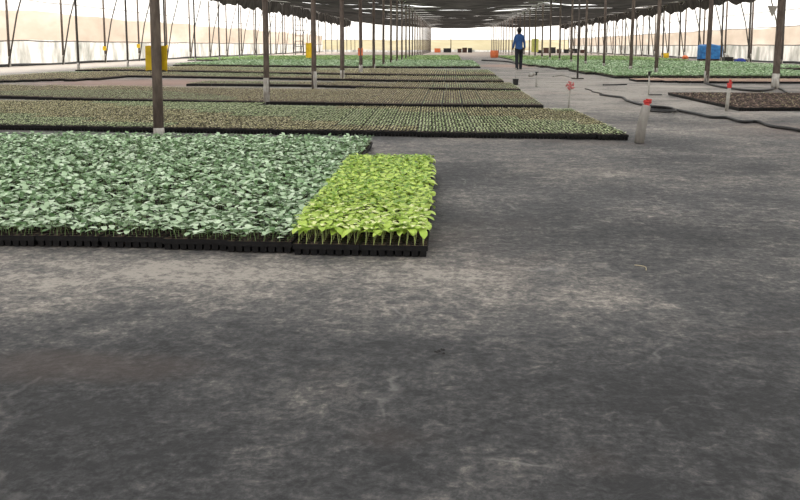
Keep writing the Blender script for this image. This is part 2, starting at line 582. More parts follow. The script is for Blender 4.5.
pr = [post_parts(4.12, .078, .36, True), post_parts(4.12, .062, .34, True), post_parts(4.12, .062, .28, True), post_parts(4.12, .062, .25, True)]
prf = post_parts(4.12, .055, .25, True, 8)
yy, n = 19.3, 0
RY = [19.3, 21.9, 27.2, 31.0]
while yy < WE - 3:
    if n < 4:
        p = place_post(pr[n], 7.62 if n == 0 else 6.85, RY[n], right_labels[n])
        yy = RY[n]
        p.rotation_euler = (0, .016, 0)
    else:
        place_post(prf, 6.75, yy, 'slim dark roof post in the far run right of the aisle', 'far posts right of the central aisle')
    yy += BAY * .985; n += 1
pl = post_parts(5.08, .050, .30, True, 8, 'dark')
yy, n = 32.9, 0
while yy < WE - 3:
    place_post(pl, -15.6, yy, 'slender dark post with pale T-shaped head along the left side of the house', 'T-headed posts near the left film wall')
    yy += 5.2; n += 1
prr = post_parts(4.32, .06, .30, True, 8, 'dark')
yy = 38.2
while yy < WE - 3:
    place_post(prr, 17.2, yy, 'slender dark post with pale T-shaped head along the right side of the house', 'T-headed posts near the right film wall')
    yy += 4.7
# extra central posts of the far end and one thin pipe with a foot plate by the aisle
e = post_parts(3.6, .07, 0, False, 8)
place_post(e, .15, 133.5, 'lone post against the middle of the far end wall between the crates')
x, y = g(577.5, 79)
r = root('support_pipe', (x, y, 0), 0, 'thin dark upright pipe on a flat foot plate in the aisle', 'pipe')
b = MB(); b.tube([(0, 0, .02), (0, 0, 3.55)], .028, 8); link('pipe', b.mesh('pipe', ['dark'], True), r)
b = MB(); b.box((0, 0, .015), (.34, .22, .03)); link('foot_plate', b.mesh('foot_plate', ['dark']), r)

# wall frames: upright and raking brace
def frame_parts(s):
    b = MB(); b.tube([(0, 0, 0), (0, 0, 4.9)], .06, 7, wob=.04)
    c = MB(); c.tube([(s * .12, -.35, 0), (s * .35, .25, 2.5), (s * .8, .95, 5.0)], .038, 7)
    w = MB(); w.tube([(0, 0, 0), (0, 0, .5)], .068, 7)
    return b.mesh('upright', ['post'], True), c.mesh('brace', ['dark'], True), w.mesh('painted_base', ['white'], True)
fl, fr = frame_parts(1), frame_parts(-1)
for wx, s, fp, y1, st, side in ((WL + .38, 1, fl, 37.4, 5.4, 'left'), (WR - .38, -1, fr, 33.6, 4.9, 'right')):
    yy = y1
    while yy < WE - 2:
        r = root('wall_frame', (wx, yy, 0), 0, 'brown upright with a raking brace against the %s film wall' % side, 'frame', 'braced frames along the %s film wall' % side)
        link('upright', fp[0], r); link('brace', fp[1], r); link('painted_base', fp[2], r)
        yy += st

# ------------------------------------------------------------------ plants
TW, TD, NXC, NYC = .322, .502, 8, 12
def leaf(V, Q, MI, base, az, elev, L, W, droop, mi=0, nl=4, fold=.15):
    """ovate leaf blade: nl segments long, 2 wide"""
    b = len(V)
    ca, sa = math.cos(az), math.sin(az)
    x, z, e = 0.0, 0.0, elev
    for i in range(nl + 1):
        t = i / nl
        w = W * .5 * (math.sin(PI * min(1, (t * .84 + .10))) ** .6) * (1 if i < nl else .45)
        for k in (-1, 0, 1):
            lx, lz = x - math.sin(e) * fold * w * abs(k), z + abs(k) * fold * w
            ly = w * k
            V.append((base[0] + lx * ca - ly * sa, base[1] + lx * sa + ly * ca, base[2] + lz))
        x += math.cos(e) * L / nl; z += math.sin(e) * L / nl
        e -= droop / nl
    for i in range(nl):
        for k in range(2):
            a = b + i * 3 + k
            Q.append((a, a + 1, a + 4, a + 3)); MI.append(mi)

def stem(V, Q, MI, p0, p1, r, mi=1):
    b = len(V)
    for p, rr in ((p0, r), (p1, r * .8)):
        for k in range(4):
            V.append((p[0] + rr * math.cos(k * PI / 2), p[1] + rr * math.sin(k * PI / 2), p[2]))
    for k in range(4):
        k2 = (k + 1) % 4
        Q.append((b + k, b + k2, b + 4 + k2, b + 4 + k)); MI.append(mi)

def plant_lime(V, Q, MI, x, y, z):
    h = random.uniform(.070, .100)
    tx, ty = x + random.uniform(-.012, .012), y + random.uniform(-.012, .012)
    stem(V, Q, MI, (x, y, z), (tx, ty, z + h), .0019)
    a0 = random.uniform(0, 6.28)
    for i in range(2):
        leaf(V, Q, MI, (tx, ty, z + h - .004), a0 + i * PI + random.uniform(-.4, .4), random.uniform(-.1, .35), random.uniform(.046, .062), random.uniform(.033, .044), random.uniform(.6, 1.7))
    for i in range(random.choice((1, 2, 2))):
        leaf(V, Q, MI, (tx, ty, z + h + .003), a0 + PI / 2 + i * PI + random.uniform(-.5, .5), random.uniform(.2, .7), random.uniform(.026, .040), random.uniform(.020, .030), random.uniform(.5, 1.2))

def plant_pale(V, Q, MI, x, y, z):
    h = random.uniform(.018, .068)
    tx, ty = x + random.uniform(-.008, .008), y + random.uniform(-.008, .008)
    stem(V, Q, MI, (x, y, z), (tx, ty, z + h), .0017)
    a0 = random.uniform(0, 6.28)
    for i in range(random.choice((2, 3, 3))):
        az = a0 + i * 2.2 + random.uniform(-.4, .4)
        el = random.uniform(-.1, 1.5)
        pl_ = random.uniform(.008, .020)
        bx, by, bz = tx + math.cos(az) * pl_ * .8, ty + math.sin(az) * pl_ * .8, z + h + pl_ * .5 * (i * .35)
        stem(V, Q, MI, (tx, ty, z + h * .8), (bx, by, bz), .0011)
        leaf(V, Q, MI, (bx, by, bz), az, el * .6 - .1, random.uniform(.030, .047), random.uniform(.026, .037), random.uniform(.1, .9))

def plant_small(V, Q, MI, x, y, z, s=1.0, mi=0, nl=2):
    h = random.uniform(.008, .018) * s
    x += random.uniform(-.004, .004); y += random.uniform(-.004, .004)
    a0 = random.uniform(-.5, .5) + .6
    for i in range(2):
        leaf(V, Q, MI, (x, y, z + h), a0 + i * PI + random.uniform(-.5, .5), random.uniform(.1, .7), random.uniform(.016, .026) * s, random.uniform(.012, .018) * s, .4, mi, nl)
    if random.random() < .6:
        leaf(V, Q, MI, (x, y, z + h), a0 + PI / 2, random.uniform(.5, 1.0), random.uniform(.010, .018) * s, .010 * s, .4, mi, nl)

def cells():
    for j in range(NYC):
        for i in range(NXC):
            yield ((i + .5) / NXC - .5) * (TW - .005), (j + .5) / NYC * (TD - .005) + .0025

ZT = .056
def tray_mesh():
    """plug tray: dusty top grid, a cup under every cell, turned-down rim"""
    b = MB()
    cw, cd = (TW - .005) / NXC, (TD - .005) / NYC
    for (x, y) in cells():
        o = [(x - cw / 2, y - cd / 2), (x + cw / 2, y - cd / 2), (x + cw / 2, y + cd / 2), (x - cw / 2, y + cd / 2)]
        k = .88
        i_ = [(x + (a - x) * k, y + (c - y) * k) for a, c in o]
        w = [(x + (a - x) * .72, y + (c - y) * .72) for a, c in o]
        vs = [(a, c, ZT) for a, c in o] + [(a, c, ZT) for a, c in i_] + [(a, c, ZT - .007) for a, c in i_] + [(a, c, .002) for a, c in w]
        b.add(vs, [(0, 1, 5, 4), (1, 2, 6, 5), (2, 3, 7, 6), (3, 0, 4, 7)], 1)
        b.add([(a, c, ZT - .001) for a, c in i_] + [(a, c, .002) for a, c in w], [(1, 0, 4, 5), (2, 1, 5, 6), (3, 2, 6, 7), (0, 3, 7, 4), (7, 6, 5, 4)], 0)
    x0, x1, y0_, y1_ = -TW / 2, TW / 2, 0.0, TD
    e = .0025
    o = [(x0, y0_), (x1, y0_), (x1, y1_), (x0, y1_)]
    i_ = [(x0 + e, y0_ + e), (x1 - e, y0_ + e), (x1 - e, y1_ - e), (x0 + e, y1_ - e)]
    vs = [(a, c, ZT + .001) for a, c in i_] + [(a, c, ZT + .001) for a, c in o] + [(a, c, ZT - .024) for a, c in o]
    b.add(vs, [(0, 4, 5, 1), (1, 5, 6, 2), (2, 6, 7, 3), (3, 7, 4, 0)], 1)
    b.add(vs, [(4, 8, 9, 5), (5, 9, 10, 6), (6, 10, 11, 7), (7, 11, 8, 4)], 0)
    return b.mesh('tray', ['tray', 'grid'])
def soil_mesh(mat):
    b = MB()
    cw, cd = (TW - .005) / NXC * .445, (TD - .005) / NYC * .445
    for (x, y) in cells():
        z = ZT - .004 + random.uniform(-.002, .004)
        b.add([(x - cw, y - cd, z), (x + cw, y - cd, z), (x + cw, y + cd, z), (x - cw, y + cd, z)], [(0, 1, 2, 3)])
    return b.mesh('potting_soil', [mat])
TRAY, SOIL, SOILD = tray_mesh(), soil_mesh('peat'), soil_mesh('peatdry')

def canopy(fn, mats, name, skip=0.0):
    V, Q, MI = [], [], []
    for (x, y) in cells():
        if random.random() >= skip:
            fn(V, Q, MI, x, y, ZT - .003)
    return np_mesh(name, V, Q, mats, MI)
def one(fn, mats, name):
    V, Q, MI = [], [], []
    fn(V, Q, MI, 0, 0, 0)
    return np_mesh(name, V, Q, mats, MI)
PALE = [canopy(plant_pale, ['pale', 'palestem'], 'seedlings', .20) for _ in range(8)]
SMALL = [canopy(plant_small, ['small'], 'sprouts', .05) for _ in range(4)] + [canopy(plant_small, ['smallg'], 'sprouts', .03) for _ in range(3)]
BARE = [canopy(plant_small, ['small'], 'sprouts', .95) for _ in range(4)]
P_LIME = [one(plant_lime, ['lime', 'limestem'], 'seedling') for _ in range(16)]
def one_split(fn, mats):
    V, Q, MI = [], [], []
    fn(V, Q, MI, 0, 0, 0)
    out = []
    for k, nm in ((0, 'seedling'), (1, 'stem')):
        qs = [q for q, m in zip(Q, MI) if m == k]
        used = sorted({i for q in qs for i in q}); ix = {o: n for n, o in enumerate(used)}
        out.append(np_mesh(nm, [V[i] for i in used], [[ix[i] for i in q] for q in qs], [mats[k]]))
    return tuple(out)
P_LIME_FRONT = [one_split(plant_lime, ['lime', 'limestem']) for _ in range(16)]
P_PALE = [one(plant_pale, ['pale', 'palestem'], 'seedling') for _ in range(16)]

def put_tray(name, x, y, dz, rz, soil, label, cat, group, canopies=None, singles=None, empty_cells=0.02):
    r = root(name, (x, y, dz), rz, label, cat, group)
    link('tray', TRAY, r)
    link('potting_soil', soil, r)
    if singles:
        for (cx_, cy_) in cells():
            if random.random() < empty_cells * 2:
                continue
            pick = random.choice(singles)
            sd = link('seedling', pick[0] if isinstance(pick, tuple) else pick, r, (cx_, cy_, ZT - .003), random.uniform(0, 6.28))
            if isinstance(pick, tuple):
                link('stem', pick[1], sd)
    else:
        c = link(canopies.data.name if False else canopies.name.split('.')[0], canopies, r)
        c['kind'] = 'stuff'
    return r

# lime seedlings: 2 by 5 trays at the corner of the front bed
LX = [-.585, -.259]
for j in range(5):
    for i in range(2):
        sx = random.uniform(-.006, .006)
        lab = ('black plug tray of tall lime-green seedlings, thin stems showing along its front edge' if j == 0 else
               'black plug tray of leafy lime-green seedlings in the last row beside the bare floor' if j == 4 else
               'black plug tray of lime-green seedlings in the middle of the lime patch')
        grp = ('lime seedling trays at the front edge' if j == 0 else 'lime seedling trays in the last row' if j == 4 else 'lime seedling trays in the middle of the patch')
        put_tray('seedling_tray', LX[i] - j * .008, 3.71 + j * (TD + .006), random.uniform(0, .002), random.uniform(-.006, .006), SOIL,
                 lab, 'seedling tray', grp, singles=P_LIME_FRONT if j == 0 else P_LIME, empty_cells=.03)
# grey-green seedlings
for c in range(18):
    xc = -.752 - .165 - c * (TW + .005)
    wob = .035 * math.sin(c * .9 + .5) + random.uniform(-.012, .012)
    for j in range(8):
        y = 3.73 + .018 * min(c, 6) + wob * .7 + j * (TD + .010)
        if False:
            continue
        if xc < -.5625 * (y + .5) - .75:
            continue
        front = j == 0
        put_tray('seedling_tray', xc, y, random.uniform(0, .004), random.uniform(-.008, .008) * 0.5, SOIL,
                 'black plug tray of grey-green seedlings along the bare front edge of the front bed' if front else
                 'black plug tray of leafy grey-green seedlings inside the big front bed',
                 'seedling tray', 'grey-green seedling trays along the front edge' if front else 'grey-green seedling trays inside the front bed',
                 canopies=random.choice(PALE), singles=P_PALE if front else None)
# second bed: olive sprouts, tray by tray
for c in range(31):
    xc = 1.745 - c * (TW + .002)
    y0c = 8.60 - .085 * (xc - 1.7) + .02 * math.sin(c)
    rows = 7 if xc > -3 else 8
    for j in range(rows):
        y = y0c + j * (TD + .002)
        if xc < -.5625 * (y + .5) - .75:
            continue
        if abs(xc + 3.2) < .26 and abs(y + TD / 2 - Y0) < .35:
            continue
        u = math.sin(xc * .9 + j * .8) + .6 * math.sin(xc * .35 + 2)
        s = SMALL[random.randrange(4)] if u < .3 else SMALL[4 + random.randrange(3)]
        put_tray('sprout_tray', xc - j * .012, y, random.uniform(0, .003), 0, SOIL,
                 'black plug tray of tiny olive sprouts in the bed behind the grey-green one', 'sprout tray',
                 'olive sprout trays of the second bed', canopies=s)
# brown, hardly sprouted trays on the right of the aisle
for c in range(13):
    xc = 4.45 + .17 + c * (TW + .006)
    for j in range(8):
        y = 12.62 + .03 * c * (1 if c < 4 else 0) + j * (TD + .008)
        if xc > .4375 * (y + .6) + .9 or (abs(xc - 7.6) < .3 and y > 17.8):
            continue
        put_tray('bare_tray', xc + random.uniform(-.002, .002), y, random.uniform(0, .003), 0, SOILD,
                 'black plug tray of dry brown peat with scarcely any sprouts, right of the aisle', 'sprout tray',
                 'brown trays right of the aisle', canopies=random.choice(BARE))

# more distant beds: trays and plants beyond counting, one object per bed
def far_bed(front, back, kind, label, cell=.06, size=1.0, xlim=None, h=0.0, name='seedling_bed', mats=None, wob=.03, soil='peat', dens=1.0):
    fp = sorted([g(*p) for p in front]); bp = sorted([g(*p) for p in back])
    fx, fy = [p[0] for p in fp], [p[1] for p in fp]
    bx, by = [p[0] for p in bp], [p[1] for p in bp]
    x0, x1 = min(fx[0], bx[0]), max(fx[-1], bx[-1])
    if xlim:
        x0, x1 = max(x0, xlim[0]), min(x1, xlim[1])
    b = MB()
    spots = []
    x = x1 - TW / 2
    while x > x0:
        ya, yb_ = float(np.interp(x, fx, fy)), float(np.interp(x, bx, by))
        # outside the front line's reach the bed's corner is cut off
        ya += wob * math.sin(x * 2.1)
        nrow = int((yb_ - ya) / TD)
        inside = (fx[0] - .2 <= x <= fx[-1] + .2)
        if nrow > 0 and inside and bx[0] - .2 <= x <= bx[-1] + .2:
            b.box((x, ya + nrow * TD / 2, ZT / 2 + .002), (TW - .01, nrow * TD - .01, ZT - .002), m=0)
            b.add([(x - TW / 2 + .012, ya + .012, ZT + .004), (x + TW / 2 - .012, ya + .012, ZT + .004), (x + TW / 2 - .012, ya + nrow * TD - .016, ZT + .004), (x - TW / 2 + .012, ya + nrow * TD - .016, ZT + .004)], [(0, 1, 2, 3)], 1)
            nn = max(1, int(TW / cell)); mm = int(nrow * TD / cell)
            for i in range(nn):
                for j in range(mm):
                    if random.random() < dens * .85:
                        spots.append((x - TW / 2 + (i + .5) * TW / nn, ya + (j + .5) * nrow * TD / mm))
        x -= TW + .004
    b_ = b.mesh('seedling_trays', ['tray', soil])
    V, Q, MI = [], [], []
    for (px, py) in spots:
        if kind == 'sprout':
            gm = 0 if math.sin(px * .7) + math.sin(py * 1.1 + px * .3) < .5 else 1
            plant_small(V, Q, MI, px, py, ZT + .003, size, gm, 1)
        else:
            a0 = random.uniform(0, 6.28)
            for i in range(3):
                leaf(V, Q, MI, (px, py, ZT + h * random.uniform(.4, 1)), a0 + i * 2.1, random.uniform(0, .7), .042 * size, .030 * size, .6, 0, 2)
    r = root(name, (0, 0, 0), 0, label, 'seedling bed')
    t = link('seedling_trays', b_, r); t['kind'] = 'stuff'
    q = link('seedlings', np_mesh('seedlings', V, Q, mats or ['small', 'smallg'], MI), r); q['kind'] = 'stuff'
    r['kind'] = 'stuff'
    return r
far_bed([(-80, 94), (0, 99), (120, 102.5), (260, 105), (400, 107.5), (544, 109)], [(-100, 84), (0, 87), (260, 90), (400, 91.5), (515, 93.5)],
        'sprout', 'wide bed of olive sprouts, third from the front, thick black front edge', .042, 1.05)
far_bed([(196, 86.2), (300, 87), (400, 90), (521, 92)], [(170, 83), (300, 83.5), (400, 84.5), (505, 85)],
        'sprout', 'short bed of olive sprouts starting beside the red earth patch', .05, 1.2)
far_bed([(-60, 83), (0, 83), (45, 84), (80, 80.5), (132, 77.5), (167, 78), (260, 79.5), (340, 81), (400, 82.3), (504, 83)],
        [(-60, 73.5), (0, 73.5), (132, 73), (260, 75.3), (340, 77.3), (496, 78.5)],
        'sprout', 'long bed of olive sprouts whose black front edge kinks beside the red earth', .058, 1.4)
far_bed([(78, 71.5), (120, 71.2), (200, 72.5), (260, 74), (400, 76.2), (496, 77.2)], [(60, 69.5), (120, 69), (200, 67.5), (260, 69), (400, 70.5), (488, 71.5)],
        'sprout', 'long narrow bed of dull sprouts just in front of the green beds', .075, 1.9)
far_bed([(175, 66), (270, 67.2), (370, 68.2), (400, 68.6), (479, 68.2)], [(215, 61.3), (330, 61.6), (472, 62)],
        'green', 'bed of pale green seedlings with a pale crop, left of the aisle, nearer of two', .12, 2.6, h=.06, mats=['far'])
far_bed([(190, 60.8), (330, 61), (471, 61.2)], [(245, 57.2), (330, 56.8), (455, 56.6)],
        'green', 'bed of bright green seedlings left of the aisle, farthest from the camera', .15, 3.4, h=.06, mats=['farb'], xlim=(-19.5, 5))
far_bed([(582, 73.5), (598, 77.2), (619, 78.6), (800, 79), (860, 79)], [(575, 71), (700, 71), (860, 71.5)],
        'green', 'bed of pale green seedlings right of the aisle, nearest the brown trays', .08, 2.0, h=.07, mats=['far'])
far_bed([(523, 65.6), (544, 67.8), (560, 69.8), (700, 70.3), (860, 70.5)], [(515, 62), (600, 62), (800, 64.5)],
        'green', 'bed of pale green seedlings right of the aisle, in the middle of three', .11, 2.6, h=.07, mats=['far'], xlim=(0, 15.9))
far_bed([(503, 61), (600, 61.3), (720, 61.8)], [(498, 57), (600, 57.2), (700, 58)],
        'green', 'bed of bright green seedlings right of the aisle, behind the other two', .15, 3.4, h=.06, mats=['farb'], xlim=(0, 15.4))
far_bed([(627, 81.5), (680, 83.2), (740, 83.6), (860, 84)], [(632, 79.8), (680, 79.8), (740, 80), (860, 80.2)],
        'sprout', 'narrow strip of brown trays in front of the green bed right of the aisle', .06, 1.2, soil='peatdry', dens=.2)

# ------------------------------------------------------------------ sticky sheets on the posts
def sheet(x, y, z, w, h, mat, lab, rz=0.0, bend=.03):
    b = MB(); V, Q = [], []
    for side in (0, 1):
        for i in range(7):
            for k in range(2):
                u = i / 6 - .5
                V.append((u * w + (k * .02 - .01) * w, side * .004 + bend * math.cos(u * PI), (k - .5) * h + .02 * h * math.sin(i * 1.7)))
    for i in range(6):
        a = i * 2
        Q.append((a, a + 2, a + 3, a + 1)); Q.append((a + 14, a + 15, a + 17, a + 16))
        Q.append((a, a + 14, a + 16, a + 2)); Q.append((a + 1, a + 3, a + 17, a + 15))
    Q.append((0, 1, 15, 14)); Q.append((12, 26, 27, 13))
    o = link('sticky_sheet', np_mesh('sticky_sheet', V, Q, [mat], None, False), None, (x, y, z), rz)
    return tag(o, lab, 'sticky trap')
def zpix(y, d):
    return 1 + (HY - y) / FPX * d
sheet(-3.235, Y0 + .042, .865, .245, .27, 'yellow', 'big yellow sheet tied behind the thick post of the front bed')
sheet(-3.235, 18.30, .90, .13, .34, 'yellow', 'narrow amber sheet on the left flank of a brown post')
sheet(-3.12, 28.05 - .09, .80, .17, .26, 'orange', 'small orange sheet on a thin post beyond the amber one')
for k, z in ((2, .86), (3, 1.0), (4, .95)):
    sheet(WL + .38, 37.4 + 5.4 * k - .088, z, .24, .26, 'yellow', 'tiny yellow sheet pinned to an upright of the left film wall')['group'] = 'tiny yellow sheets on the left wall uprights'

# ------------------------------------------------------------------ stakes, stubs, hoses
x, y = g(639, 143)
r = root('riser_stub', (x, y, 0), 0, 'fat leaning grey pipe stub with red valve by the corner of the sprout bed', 'pipe')
b = MB(); b.tube([(0, 0, 0), (.03, .02, .2), (.075, .05, .385)], [.052, .050, .046], 14); link('pipe', b.mesh('pipe', ['pvc'], True), r)
b = MB()
b.tube([(.075, .05, .385), (.08, .053, .41)], .03, 10)
b.tube([(.045, .03, .43), (.12, .06, .42)], .016, 8)
b.tube([(.08, .053, .40), (.085, .05, .455)], .018, 8)
b.box((.10, .05, .445), (.045, .03, .016), rz=.4)
v = link('valve', b.mesh('valve', ['red']), r); v['label'] = 'red valve'

def stake(px, py, top, r0, lab, headmat, lean=(0, 0), mat='stake', head='valve', foot=False):
    x, y = g(px, py)
    d = math.hypot(x, y)
    h = zpix(top, y)
    r = root('marker_stake', (x, y, 0), 0, lab, 'stake')
    b = MB(); b.tube([(0, 0, 0), (lean[0] * h * .5, 0, h * .5), (lean[0] * h, lean[1] * h, h)], r0, 8); link('shaft', b.mesh('shaft', [mat], True), r)
    tx = lean[0] * h
    b = MB()
    if head == 'valve':
        b.tube([(tx, 0, h - .01), (tx, 0, h + .05)], r0 * 1.3, 8)
        b.tube([(tx - .035, 0, h + .05), (tx + .04, 0, h + .07)], .014, 6)
        b.box((tx + .01, 0, h + .095), (.03, .02, .05))
    elif head == 'wheel':
        for k in range(5):
            a = k * 2 * PI / 5 + .3
            b.tube([(tx, -.01, h + .02), (tx + .05 * math.cos(a), -.02, h + .02 + .05 * math.sin(a)), (tx + .072 * math.cos(a + .5), -.01, h + .02 + .072 * math.sin(a + .5))], [.012, .024, .010], 6)
    elif head == 'cap':
        b.tube([(tx, 0, h - .02), (tx, 0, h + .07)], r0 * 1.8, 8)
        b.tube([(tx, 0, h + .05), (tx + .05, 0, h + .06)], r0, 6)
    hd = link('head', b.mesh('head', [headmat]), r)
    if foot:
        b = MB(); b.tube([(0, 0, .012), (.12, -.02, .012), (.26, -.02, .012)], .012, 6); link('pipe_end', b.mesh('pipe_end', ['black']), r)
    return r
stake(726.5, 111, 86, .028, 'grey pipe stake with a red tip at the front corner of the brown trays', 'red', (.07, 0))
stake(648.5, 95.3, 74, .014, 'thin grey stake with a black cap standing between hose and brown trays', 'black', head='cap', foot=True)
stake(568.5, 108.5, 86, .013, 'thin pale stake carrying a pink-red wheel beside the second sprout bed', 'pink', (.05, 0), head='wheel')
s_ = stake(536, 87, 74, .013, 'thin pale stake with black cap and white bag in the aisle', 'black', head='cap')
b = MB()
b.tube([(-.19, 0, .27), (-.15, 0, .30), (-.08, 0, .31), (-.01, 0, .33)], [.02, .055, .05, .015], 8)
link('white_bag', b.mesh('white_bag', ['white'], True), s_)['label'] = 'white bag'
x, y = g(515.5, 85)
r = root('weighted_marker', (x, y, 0), 0, 'square black pot with a pale rod stuck in it, standing at the aisle edge', 'marker')
b = MB(); b.box((0, 0, .075), (.125, .125, .15), taper=1.12); b.box((0, 0, .152), (.16, .16, .012)); b.box((0, 0, .004), (.22, .15, .008)); link('pot', b.mesh('pot', ['black']), r)
b = MB(); b.tube([(0, 0, .14), (.01, 0, .44)], .010, 8); link('rod', b.mesh('rod', ['stake'], True), r)

def hose(name, pts, r, lab, mat='black', cat='hose', zz=None):
    P = [(*g(*p), r + (random.uniform(0, .008))) for p in pts]
    if zz:
        P = [(p[0], p[1], z) for p, z in zip(P, zz)]
    b = MB(); b.tube(smooth_pts(P, 5), r, 8)
    return tag(link(name, b.mesh(name, [mat], True)), lab, cat)
hose('garden_hose', [(600, 96), (612, 97.5), (623, 99), (627, 102), (640, 105.5), (655, 108), (668, 109.5), (680, 112.5), (700, 116.5), (712, 119), (727, 119.3), (742, 123.5), (757, 123.3), (770, 127.5), (790, 131), (812, 134), (840, 136)],
     .021, 'black hose snaking over the floor in front of the brown trays')
b = MB()
P = []
cx_, cy_ = g(661, 112)
for k in range(40):
    a = k / 40 * 2 * PI * 2.6
    P.append((cx_ + (.19 + .015 * math.sin(a * .4)) * math.cos(a), cy_ + (.34 + .03 * math.sin(a * .3)) * math.sin(a), .02 + k * .0012))
b.tube(P, .017, 8)
tag(link('hose_coil', b.mesh('hose_coil', ['black'], True)), 'flat coil of black hose lying beside the snaking hose, behind the pipe stub', 'hose')
hose('garden_hose', [(706, 84.5), (716, 87), (730, 89.5), (745, 91.5), (760, 92), (770, 91), (774, 89.2)], .026, 'black hose curving up to the whitewashed foot of the thick leaning post')
hose('garden_hose', [(779, 89.5), (783, 91.5), (787, 94.3)], .022, 'short black hose end between the leaning post and the brown trays')
hose('water_pipe', [(603, 85.7), (612, 85.4), (627, 85.2)], .016, 'short straight black pipe lying on the floor beside a small riser', cat='pipe')
x, y = g(603, 95)
b = MB(); b.tube([(0, 0, 0), (.02, .5, .0), (-.05, 1.0, .0), (.03, 1.5, .0), (0, 2.2, .0)], .012, 6)
tag(link('riser_pipe', b.mesh('riser_pipe', ['dark'], True), None, (x, y, .013)), 'crooked thin pipe joining the hose end to the straight black pipe', 'pipe')
hose('water_pipe', [(482, 61), (500, 61.8), (512, 63), (516, 65)], .05, 'dark pipe crossing the aisle floor near the orange bin', cat='pipe')
hose('water_pipe', [(553, 77), (561, 75.5), (568, 77.2), (575, 78)], .014, 'pale thin pipe on the aisle floor beside the foot plate', 'stake', cat='pipe')

# straw and a dark scrap on the floor
x, y = g(641, 268)
b = MB(); b.tube(smooth_pts([(-.02, .04, .003), (.02, .01, .004), (.012, -.045, .003)], 5), .0018, 5)
tag(link('straw', b.mesh('straw', ['straw'], True), None, (x, y, 0)), 'bent pale straw lying alone on the dark floor', 'straw')
x, y = g(437, 352)
b = MB()
for k in range(7):
    b.box((random.uniform(-.022, .022), random.uniform(-.02, .02), .003), (random.uniform(.008, .016), random.uniform(.006, .012), .005), rz=random.uniform(0, 3), taper=.6)
tag(link('peat_crumbs', b.mesh('peat_crumbs', ['black'])), 'small scatter of black peat crumbs on the floor', 'crumbs', kind='stuff').location = (x, y, 0)

# ------------------------------------------------------------------ things at the far end and along the walls
def crate(px0, px1, pb, pt, mat, lab, cat='crate', n=1, depth=.6, name='crate', group=None, zoff=0):
    d = g((px0 + px1) / 2, pb)[1]
    x0, x1 = g(px0, pb)[0], g(px1, pb)[0]
    h = zpix(pt, d)
    w = x1 - x0
    r = root(name, ((x0 + x1) / 2, d, zoff), 0, lab, cat, group)
    b = MB()
    t = min(.03, w * .06)
    b.box((0, 0, t / 2), (w, depth, t))
    for s in (-1, 1):
        b.box((s * (w / 2 - t / 2), 0, h / 2), (t, depth, h))
        b.box((0, s * (depth / 2 - t / 2), h / 2), (w - 2 * t, t, h))
    link('body', b.mesh('body', [mat]), r)
    b = MB()
    for s in (-1, 1):
        b.box((0, s * (depth / 2 + .01), h - .04), (w + .04, .03, .07))
        b.box((s * (w / 2 + .005), 0, h - .04), (.03, depth + .04, .07))
    link('rim', b.mesh('rim', [mat]), r)
    return r
crate(434.5, 440.5, 52.5, 48.3, 'orange', 'small red-orange crate at the far end wall, left of the dark ones')
crate(443.5, 451, 52.5, 48.2, 'black', 'wide black crate at the far end wall next to the red-orange one')
crate(457.5, 461.5, 52.6, 48.6, 'brown', 'dark brown crate at the foot of the lone far post')
crate(462.3, 467, 52.6, 47.6, 'brown', 'taller reddish-brown crate in the far group of three')
crate(467.8, 472, 52.6, 48.0, 'black', 'black crate ending the far group of three')
def drum(px, pb, pt, w, mat, lab, name='drum', cat='bin'):
    x, y = g(px, pb); h = zpix(pt, y)
    r = root(name, (x, y, 0), 0, lab, cat)
    b = MB(); R_ = w / 2
    b.tube([(0, 0, .0), (0, 0, h * .2), (0, 0, h * .5), (0, 0, h * .8), (0, 0, h * .96)], [R_ * .86, R_ * .95, R_, R_ * .96, R_ * .9], 14)
    link('body', b.mesh('body', [mat], True), r)
    b = MB(); b.tube([(0, 0, h * .95), (0, 0, h)], R_ * .98, 14); link('rim', b.mesh('rim', [mat]), r)
    return r
drum(494.3, 57.8, 50.3, .72, 'orange', 'round orange bin standing in the aisle far ahead of the walking person')
drum(665, 57.9, 52.8, .66, 'yellow', 'yellow bin standing at the edge of the green beds by the right wall')
for i, (px, w, h_, m_) in enumerate(((540, 5, 3.2, 'black'), (546, 5, 5.6, 'brown'), (552.5, 5.5, 6, 'black'), (559, 4, 4.2, 'brown'), (566, 4.5, 4, 'black'), (574, 5.5, 4.5, 'black'), (583, 5, 3.6, 'brown'))):
    crate(px - w / 2, px + w / 2, 53.2, 53.2 - h_, m_, 'dark crate in the ragged row on the floor near the far right corner', group='dark crates near the far right corner')
# yellow-green sheet between far posts
d = 100.0
x = (533.5 - 450) / 800 * d
b = MB(); b.box((0, 0, 0), (.85, .012, 1.6)); b.tube([(-.46, 0, .81), (.46, 0, .81)], .02, 6)
tag(link('hanging_sheet', b.mesh('hanging_sheet', ['yg']), None, (x, d, 1.05)), 'large yellow-green sheet hanging far behind the walking person', 'sheet')
# blue tarpaulin over a heap
x0, y0 = g(710, 60.6)
V, Q = [], []
nu, nv = 28, 10
for j in range(nv + 1):
    t = j / nv
    for i in range(nu):
        a = 2 * PI * i / nu
        c, s = math.cos(a), math.sin(a)
        rr = (abs(c) ** 4 + abs(s) ** 4) ** -.25
        rad = (1 - max(0, t - .62) / .38 * .98) * (1 + .05 * math.sin(5 * a + 2 * t) * (1 - t))
        z = .93 * min(1, t / .62) - .10 * (c < -.3) * (1 - t) + .05 * math.sin(3 * a) * t
        z += .05 * math.sin(t * 7 + a)
        V.append((.80 * rr * c * rad, .45 * rr * s * rad, max(.12, z + .12)))
for j in range(nv):
    for i in range(nu):
        Q.append((j * nu + i, j * nu + (i + 1) % nu, (j + 1) * nu + (i + 1) % nu, (j + 1) * nu + i))
r = root('covered_pallet', (x0, y0, 0), 0, 'heap under a bright blue tarpaulin beside the right film wall', 'pallet')
